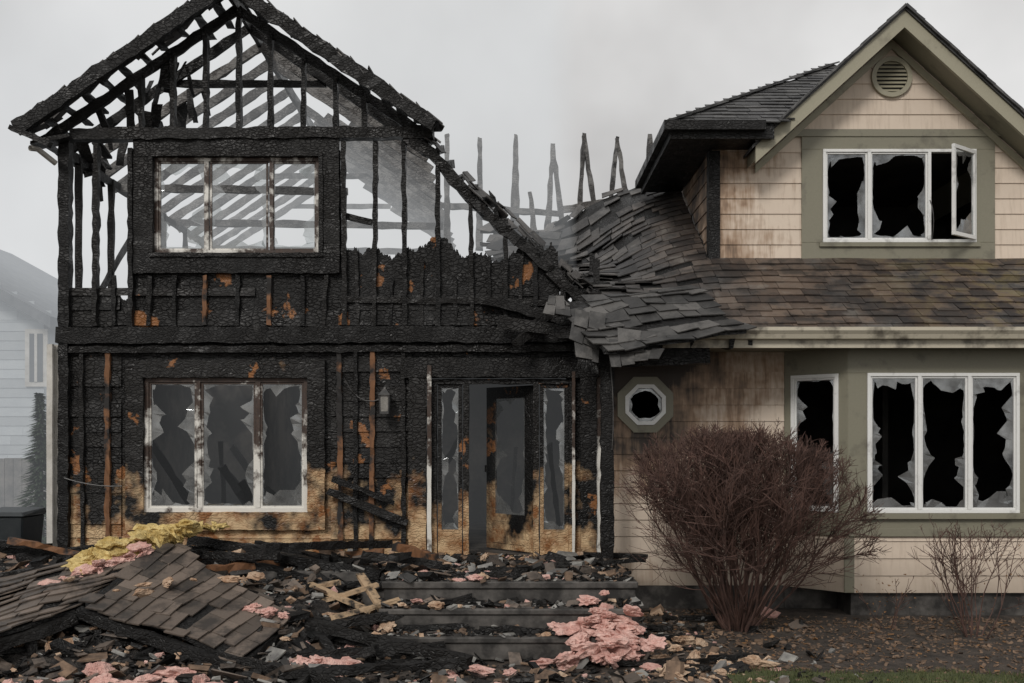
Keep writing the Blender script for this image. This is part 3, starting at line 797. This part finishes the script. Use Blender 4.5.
for a,b in (((215,556,-1.3),(345,590,-1.8)),((230,548,-1.2),(380,575,-1.6)),((300,622,-2.9),(470,662,-3.6)),((0,585,-1.8),(120,545,-1.0)),((190,540,-.9),(330,560,-1.2)),((300,610,-2.5),(340,668,-3.6)),((0,600,-2.6),(60,562,-1.4)),((0,560,-1.0),(110,548,-1.0)),((-20,545,-.8),(80,556,-1.1))):
    mb.beam(W3(*a),W3(*b),.09,.10,.015,.1)
for i in range(20):
    x=R.uniform(-1.2,2.4); y=R.uniform(-4,-.6); z=floorh(x,y)+.05; a=R.uniform(0,3.1); L_=R.uniform(.2,.8)
    d=Vector((math.cos(a),math.sin(a)*.3,R.uniform(-.03,.06)))*L_/2; p=Vector((x,y,z)); mb.beam(p-d,p+d,.04,.05,.01,.08)
mb.build('charred_beam_pile',[M['char'],M['brown']])
mb=MB()
for a,b in (((303,606,-2.4),(378,585,-2.2)),((310,584,-2.2),(372,612,-2.5)),((330,618,-2.8),(400,600,-2.6)),((360,575,-2.0),(384,612,-2.6)),((290,590,-2.2),(340,582,-2.0))):
    mb.beam(W3(*a),W3(*b),.09,.04,.006,.15)
mb.build('splintered_boards',M['wood'])
fe=empty('fallen_roof_section')
fm=[M['char'],M['shingle_fallen']]
patch('main_slope',[W3(236,660,-3.75),W3(294,616,-2.95),W3(168,542,-1.7),W3(78,602,-3.15)],fm,fe,.165,.14,wid=(.2,.34))
patch('left_slope',[W3(-70,656,-4.1),W3(74,610,-3.2),W3(160,546,-1.75),W3(-40,588,-2.35)],fm,fe,.165,.2,wid=(.2,.34))
mb=MB()
mb.beam(W3(78,612,-3.17),W3(236,670,-3.8),.08,.10,.012); mb.beam(W3(-60,668,-4.08),W3(76,618,-3.2),.08,.10,.012); mb.beam(W3(240,668,-3.77),W3(294,626,-2.95),.06,.1,.012)
mb.beam(W3(100,630,-3.25),W3(96,690,-3.4),.07,.07,.012); mb.beam(W3(30,640,-3.5),W3(40,690,-3.6),.07,.07,.012); mb.beam(W3(160,645,-3.45),W3(150,690,-3.5),.07,.07,.012)
mb.build('rafter_edges',M['char'],fe)

def fluff(name,spots,mat,seed):
    rr=random.Random(seed); m=MB()
    bm=bmesh.new(); bmesh.ops.create_icosphere(bm,subdivisions=3,radius=1); V=[v.co.copy() for v in bm.verts]; Fc=[[v.index for v in f.verts] for f in bm.faces]; bm.free()
    for (p,s,st) in spots:
        rot=Matrix.Rotation(rr.uniform(0,6.28),3,'Z')@Matrix.Rotation(rr.gauss(0,.5),3,'X'); o=rr.uniform(0,90)
        vs=[]
        for v in V:
            q=Vector((v.x*st,v.y,v.z*.5)); k=1+.55*nz(v.x*1.4+o,v.y*1.4,v.z*1.4)+.42*nz(v.x*3.2+o,v.y*3.2,v.z*3.2)+.25*nz(v.x*8+o,v.y*8,v.z*8)
            vs.append(Vector(p)+rot@(q*k*s))
        m.add(vs,Fc,rr.random()*.7)
    return m.build(name,mat,recalc=False)
def spots(c,n,rx,ry,s,hf=None,seed=1,st=(1.1,2.0),up=.06):
    rr=random.Random(seed); out=[]
    for i in range(n):
        x=c[0]+rr.gauss(0,rx); y=c[1]+rr.gauss(0,ry); z=(floorh(x,y) if hf is None else hf)
        out.append(((x,y,z+rr.uniform(.0,up)),s*rr.uniform(.4,1.4),rr.uniform(*st)))
    return out
def line(a,b,n,s,w=.06,seed=1):
    rr=random.Random(seed); A=Vector(W3(*a));B=Vector(W3(*b)); return [(A+(B-A)*(i/(n-1))+Vector((rr.gauss(0,w),rr.gauss(0,w),rr.gauss(0,w*.5))),s*rr.uniform(.6,1.2),rr.uniform(1,1.7)) for i in range(n)]
fluff('yellow_insulation',line((82,562,-2.1),(192,527,-1.5),28,.13,.07,3)+line((92,574,-2.3),(150,534,-1.7),22,.14,.08,4)+line((190,530,-1.3),(224,526,-1.2),8,.07,.03,8),M['yellow'],1)
fluff('pink_insulation',line((58,586,-2.5),(140,550,-2.0),34,.085,.05,5)+line((248,608,-2.85),(285,618,-3.0),12,.06,.04,6),M['pink'],2)
fluff('pink_insulation',spots((X(605,-3.3),-3.3),36,.26,.14,.085,None,9,up=.24)+spots((X(606,-2.9),-2.9),26,.22,.10,.08,None,10,up=.14)+line((590,600,-2.75),(625,645,-3.3),14,.09,.06,7),M['pink'],3)
fluff('pink_insulation',spots((X(500,-3.9),-3.9),5,.3,.1,.07,None,12)+spots((X(100,-4.1),-4.2),14,.45,.12,.07,None,13)+spots((X(325,-3.7),-3.7),10,.16,.1,.075,None,14)+spots((X(430,-2.9),-2.4),9,.5,.4,.04,None,22)+spots((X(210,-4.2),-4.3),8,.3,.1,.06,None,23),M['pink'],4)
fluff('beige_insulation',spots((X(690,-3.5),-3.6),12,.28,.18,.07,None,15)+spots((X(360,-2.6),-2.8),12,.4,.25,.055,None,16)+spots((X(140,-3),-2.6),10,.45,.35,.055,.66,17)+spots((X(450,-1.5),-1.5),22,.8,.5,.04,None,18)+spots((X(730,-4),-4.0),4,.3,.1,.07,None,19)+spots((X(660,-2.6),-2.6),10,.25,.3,.04,None,24),M['beigeins'],5)

# ============================================================ LANTERN
ln=empty('wall_lantern'); lx,lz,ly=X(387),Z(404),-.24
mb=MB(); mb.box(lx-.05,lx+.05,-.075,-.055,lz-.02,lz+.14); mb.beam((lx,-.08,lz+.17),(lx,ly,lz+.19),.025,.025,0,.2); mb.beam((lx,-.075,lz+.05),(lx,-.09,lz+.18),.025,.025,0,.2)
mb.hexa([(lx-.075,ly-.075,lz+.10),(lx+.075,ly-.075,lz+.10),(lx+.075,ly+.075,lz+.10),(lx-.075,ly+.075,lz+.10)],[(lx-.015,ly-.015,lz+.18),(lx+.015,ly-.015,lz+.18),(lx+.015,ly+.015,lz+.18),(lx-.015,ly+.015,lz+.18)])
mb.box(lx-.055,lx+.055,ly-.055,ly+.055,lz-.13,lz-.10)
for a in (-1,1):
    for b in (-1,1): mb.beam((lx+a*.05,ly+b*.05,lz-.10),(lx+a*.06,ly+b*.06,lz+.10),.012,.012,0,.3)
mb.build('lantern_body',M['metal'],ln)
mb=MB(); mb.box(lx-.045,lx+.045,ly-.045,ly+.045,lz-.099,lz+.099); mb.build('lantern_glass',M['litglass'],ln)
mb=MB()
for a,b,c in (((64,478,-.15),(95,488,-.18),(122,486,-.15)),((345,380,-.12),(360,410,-.15),(383,398,-.15)),((608,345,-.9),(616,400,-.95),(612,450,-.9)),((930,200,.7),(936,215,.6),(932,240,.7))):
    A,B,Cc=Vector(W3(*a)),Vector(W3(*b)),Vector(W3(*c)); mb.tube([A.lerp(B,k/5).lerp(B.lerp(Cc,k/5),k/5) for k in range(6)],.007,.007,5)
mb.build('hanging_wires',M['metal'],house)

# ============================================================ BUSHES
def bush(name,base,rx,h,nst,seed,nbr=9,ntw=4,r0=.013,mat='twig',lift=.5,wide=1.2,up0=.075):
    rr=random.Random(seed); m=MB(); base=Vector(base); c=base+Vector((0,0,h*lift)); hz=h*(1-lift)
    def lvl(p):
        q=p-c; bump=1+.05*nz(q.x*3+seed,q.y*3,q.z*3)
        zz=q.z/((hz if q.z>0 else h*lift*1.02)*bump); return (abs(q.x)/(rx*bump))**2.2+(abs(q.y)/(rx*bump))**2.2+abs(zz)**2.2
    def grow(p,d,L,r,lev):
        n=max(3,int(L/.10)); pts=[p.copy()]
        for i in range(n):
            up_=up0 if lev==0 else .04
            d=(d+Vector((rr.gauss(0,.11),rr.gauss(0,.11),rr.gauss(up_,.08)))).normalized(); p=p+d*(L/n)
            if p.z<base.z+.05: break
            pts.append(p.copy())
            if lvl(p)>1.0+rr.uniform(-.10,.05) and (p-base).length>.45: break
        if len(pts)<2: return
        m.tube(pts,r,max(.0024,r*.35),3 if lev else 5)
        if lev<2:
            nb=nbr if lev==0 else ntw
            for _ in range(nb):
                k=rr.uniform(.2 if lev==0 else .1,1)**.75*(len(pts)-1); i=int(min(k,len(pts)-2)); q=pts[i].lerp(pts[i+1],k-i)
                dd=(pts[i+1]-pts[i]).normalized(); s=Vector((rr.gauss(0,1),rr.gauss(0,1),rr.gauss(.2,.8))).normalized()
                grow(q,(dd*1.0+s*.85).normalized(),L*rr.uniform(.22,.42),max(.003,r*.5),lev+1)
    for i in range(nst):
        a=rr.uniform(0,6.283); el=rr.random()**.6*wide
        d=Vector((math.cos(a)*math.sin(el),math.sin(a)*math.sin(el),math.cos(el))).normalized()
        b=base+Vector((math.cos(a)*rr.uniform(0,.16),math.sin(a)*rr.uniform(0,.16),-.03))
        grow(b,d,h*rr.uniform(.9,1.25),r0*rr.uniform(.6,1.3),0)
    return m.build(name,M[mat],recalc=False)
bush('bare_shrub',(X(738,-1.5),-1.5,0),1.44,2.18,210,5,17,7,.012,'twig',.50,1.42,.045)
bush('bare_shrub',(X(972,-1.9),-1.9,0),.85,1.18,34,8,7,4,.008)
bush('bare_shrub',(X(888,-1.5),-1.5,0),.28,.62,12,9,5,2,.006)
bush('bare_shrub',(X(1050,-1.2),-1.2,0),.6,1.3,18,10,6,3,.008)
mb=MB()
for bx,by,w,hh,n in ((X(888,-1.5),-1.5,.25,.6,50),(X(972,-1.9),-1.9,.55,1.0,60)):
    for i in range(n):
        p=Vector((bx+R.gauss(0,w*.5),by+R.gauss(0,w*.5),R.uniform(.12,hh))); s=.016; q=[p+Vector((R.uniform(-s,s),R.uniform(-s,s),R.uniform(-s,s))) for _ in range(4)]; mb.add(q,[(0,1,2),(1,2,3)],R.random())
mb.build('clinging_dry_leaves',M['leaf'],recalc=False)

# ============================================================ NEIGHBOUR
nb=empty('neighbour_house'); NY_=9.0
def nX(u): return X(u,NY_)
def nZ(v): return Z(v,NY_)
mb=MB(); ex=nX(56); ez=nZ(320); gsx=.55; rcx=ex-5.5
lap(mb,0,0,0,nZ(320),NY_,rng=lambda z:(rcx-5,ex-.25),row=.2)
lap(mb,0,0,ez,ez+2.9,NY_,rng=lambda z:(rcx-(ez+3.0-z)/gsx,rcx+(ez+3.0-z)/gsx-.05),row=.2)
mb.box(rcx-5,ex-.26,NY_+.03,NY_+9,0,ez)
mb.build('siding_walls',M['nwall'],nb)
mb=MB()
for s in (-1,1): mb.prism([(rcx,ez+3.1),(rcx+s*5.6,ez+.02),(rcx+s*5.6,ez-.22),(rcx,ez+2.86)],NY_-.5,NY_+9.5)
mb.build('roof',M['nroof'],nb)
mb=MB(); a,b,c,d=nX(31),nX(44),nZ(382),nZ(334)
mb.box(a-.1,b+.1,NY_-.06,NY_-.03,c-.1,d+.1,mat=0); mb.box(a,b,NY_-.075,NY_-.062,c,d,mat=1); mb.box((a+b)/2-.03,(a+b)/2+.03,NY_-.085,NY_-.077,c,d,mat=0)
mb.build('window',[M['pipe'],M['nglass']],nb)
mb=MB(); fy=5.5
for i in range(60):
    x=-16+i*.155
    if x>XL-.1: break
    mb.box(x,x+.148,fy,fy+.02,0,Z(458,fy)+R.uniform(-.01,.01),R.random())
mb.box(-16,XL-.3,fy+.022,fy+.06,1.4,1.5); mb.box(-16,XL-.3,fy+.022,fy+.06,.4,.5)
mb.build('wooden_fence',M['fence'])
tb=empty('wheelie_bin'); mb=MB(); by=1.2; bx_=X(12,by)
zt=Z(515,by)
mb.hexa([(bx_-.24,by-.25,.05),(bx_+.24,by-.25,.05),(bx_+.24,by+.25,.05),(bx_-.24,by+.25,.05)],[(bx_-.3,by-.33,zt),(bx_+.3,by-.33,zt),(bx_+.3,by+.33,zt),(bx_-.3,by+.33,zt)])
mb.build('body',M['bin'],tb,bevel=.02)
mb=MB(); mb.hexa([(bx_-.32,by-.36,zt+.002),(bx_+.32,by-.36,zt+.002),(bx_+.32,by+.35,zt+.002),(bx_-.32,by+.35,zt+.002)],[(bx_-.28,by-.3,zt+.06),(bx_+.28,by-.3,zt+.06),(bx_+.3,by+.35,zt+.09),(bx_-.3,by+.35,zt+.09)])
mb.beam((bx_-.28,by+.40,zt),(bx_+.28,by+.40,zt),.03,.03,0,1); mb.build('lid_and_handle',M['bin'],tb,bevel=.01)
mb=MB()
for s in (-.2,.2): mb.tube([Vector((bx_+s-.03,by+.25,.1)),Vector((bx_+s+.03,by+.25,.1))],.1,.1,16)
mb.build('wheels',M['metal'],tb)
def conifer(name,bx,by,h,r,seed):
    rr=random.Random(seed); e=empty(name); m=MB(); m.tube([Vector((bx,by,0)),Vector((bx,by,h*.95))],.09,.02,7); m.build('trunk',M['twig'],e)
    m=MB()
    for i in range(2600):
        k=rr.random()**.8; z=h*(.08+.92*k); rad=r*(1-k)*(.6+.4*abs(math.sin(z*9)))+.03; a=rr.uniform(0,6.28); q=rad*rr.uniform(.4,1.05)
        p=Vector((bx+q*math.cos(a),by+q*math.sin(a),z-.25*q)); s=rr.uniform(.05,.12)
        d=Vector((math.cos(a),math.sin(a),-.3)).normalized()*s; t=Vector((-math.sin(a),math.cos(a),rr.uniform(-.3,.3)))*s*.35
        m.add([p-d-t,p-d+t,p+d],[(0,1,2)],rr.random())
    m.build('foliage',M['needle'],e,recalc=False)
conifer('conifer_tree',X(40,4.0),4.0,Z(395,4.0),.55,3)
def bare_tree(name,bx,by,h,seed):
    rr=random.Random(seed); m=MB()
    def g(p,d,L,r,lev):
        pts=[p]
        for i in range(5): d=(d+Vector((rr.gauss(0,.12),rr.gauss(0,.12),.04))).normalized(); p=p+d*L/5; pts.append(p)
        m.tube(pts,r,r*.55,5 if lev<2 else 3)
        if lev<4:
            for _ in range(4 if lev else 6):
                i=rr.randint(2,5); s=Vector((rr.gauss(0,1),rr.gauss(0,1),rr.gauss(.3,.5))).normalized(); g(pts[i],(d+s*.9).normalized(),L*rr.uniform(.45,.7),r*.5,lev+1)
    g(Vector((bx,by,0)),Vector((0,0,1)),h*.5,.14,0); m.build(name,M['twig'],recalc=False)
bare_tree('bare_tree',X(50,16),16,6.4,4)

# ============================================================ SMOKE (absorption + own emission added in place of scattered skylight)
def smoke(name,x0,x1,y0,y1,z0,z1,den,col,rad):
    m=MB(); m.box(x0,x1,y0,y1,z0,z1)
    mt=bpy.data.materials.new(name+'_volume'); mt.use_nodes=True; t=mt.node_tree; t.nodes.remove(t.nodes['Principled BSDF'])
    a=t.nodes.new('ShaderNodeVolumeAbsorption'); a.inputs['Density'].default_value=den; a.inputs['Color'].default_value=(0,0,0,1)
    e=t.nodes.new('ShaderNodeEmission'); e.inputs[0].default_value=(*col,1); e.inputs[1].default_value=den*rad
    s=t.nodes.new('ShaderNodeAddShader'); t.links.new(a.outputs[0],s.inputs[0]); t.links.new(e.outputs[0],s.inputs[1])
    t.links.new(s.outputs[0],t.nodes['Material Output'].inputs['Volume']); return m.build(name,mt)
smoke('glowing_smoke_haze',-5.5,.9,1.3,14,3.42,12,.062,(.97,1.0,1.02),.68)
smoke('glowing_drifting_haze',-26,-5.75,2.0,15,.0,12,.045,(.95,.99,1.03),.64)
smoke('glowing_room_smoke',XL+.08,XR-.05,.12,5.15,FL+.01,3.2,.045,(.97,1,1.02),.17)  # interior smoke given its own faint glow, lifting the dark room

# ============================================================ WORLD / LIGHT / CAMERA
w=bpy.data.worlds.new('World'); bpy.context.scene.world=w; w.use_nodes=True; t=w.node_tree; N=t.nodes; N.clear()
out=N.new('ShaderNodeOutputWorld'); sky=N.new('ShaderNodeTexSky'); sky.sky_type='NISHITA'; sky.sun_disc=False
sky.sun_elevation=math.radians(36); sky.sun_rotation=math.radians(200)
b1=N.new('ShaderNodeBackground'); b1.inputs[1].default_value=.08; t.links.new(sky.outputs[0],b1.inputs[0])
tc=N.new('ShaderNodeTexCoord'); ns=N.new('ShaderNodeTexNoise'); ns.inputs['Scale'].default_value=2.3; ns.inputs['Detail'].default_value=5; ns.inputs['Roughness'].default_value=.5
t.links.new(tc.outputs['Generated'],ns.inputs['Vector'])
cr=N.new('ShaderNodeValToRGB'); cr.color_ramp.elements[0].position=.36; cr.color_ramp.elements[0].color=(.54,.525,.51,1); cr.color_ramp.elements[1].position=.60; cr.color_ramp.elements[1].color=(.86,.85,.835,1)
t.links.new(ns.outputs['Fac'],cr.inputs[0])
b2=N.new('ShaderNodeBackground'); b2.inputs[1].default_value=1.0; t.links.new(cr.outputs[0],b2.inputs[0])
mx=N.new('ShaderNodeMixShader'); mx.inputs[0].default_value=.93; t.links.new(b1.outputs[0],mx.inputs[1]); t.links.new(b2.outputs[0],mx.inputs[2]); t.links.new(mx.outputs[0],out.inputs[0])
sl_=bpy.data.lights.new('sun','SUN'); sl_.energy=1.5; sl_.angle=math.radians(14); sl_.color=(1,.96,.91)
so=bpy.data.objects.new('sun',sl_); bpy.context.collection.objects.link(so)
d=Vector((.30,.82,-.64)).normalized(); so.rotation_euler=d.to_track_quat('-Z','Y').to_euler()
cam=bpy.data.cameras.new('camera'); cam.lens=36*1040/1024; cam.sensor_width=36; cam.shift_y=(440-341.5)/1024; cam.clip_end=1000
co=bpy.data.objects.new('camera',cam); bpy.context.collection.objects.link(co); co.location=(0,-13,CZ); co.rotation_euler=(math.pi/2,0,0)
sc=bpy.context.scene; sc.camera=co
sc.view_settings.view_transform='Standard'; sc.view_settings.look='None'; sc.view_settings.exposure=0
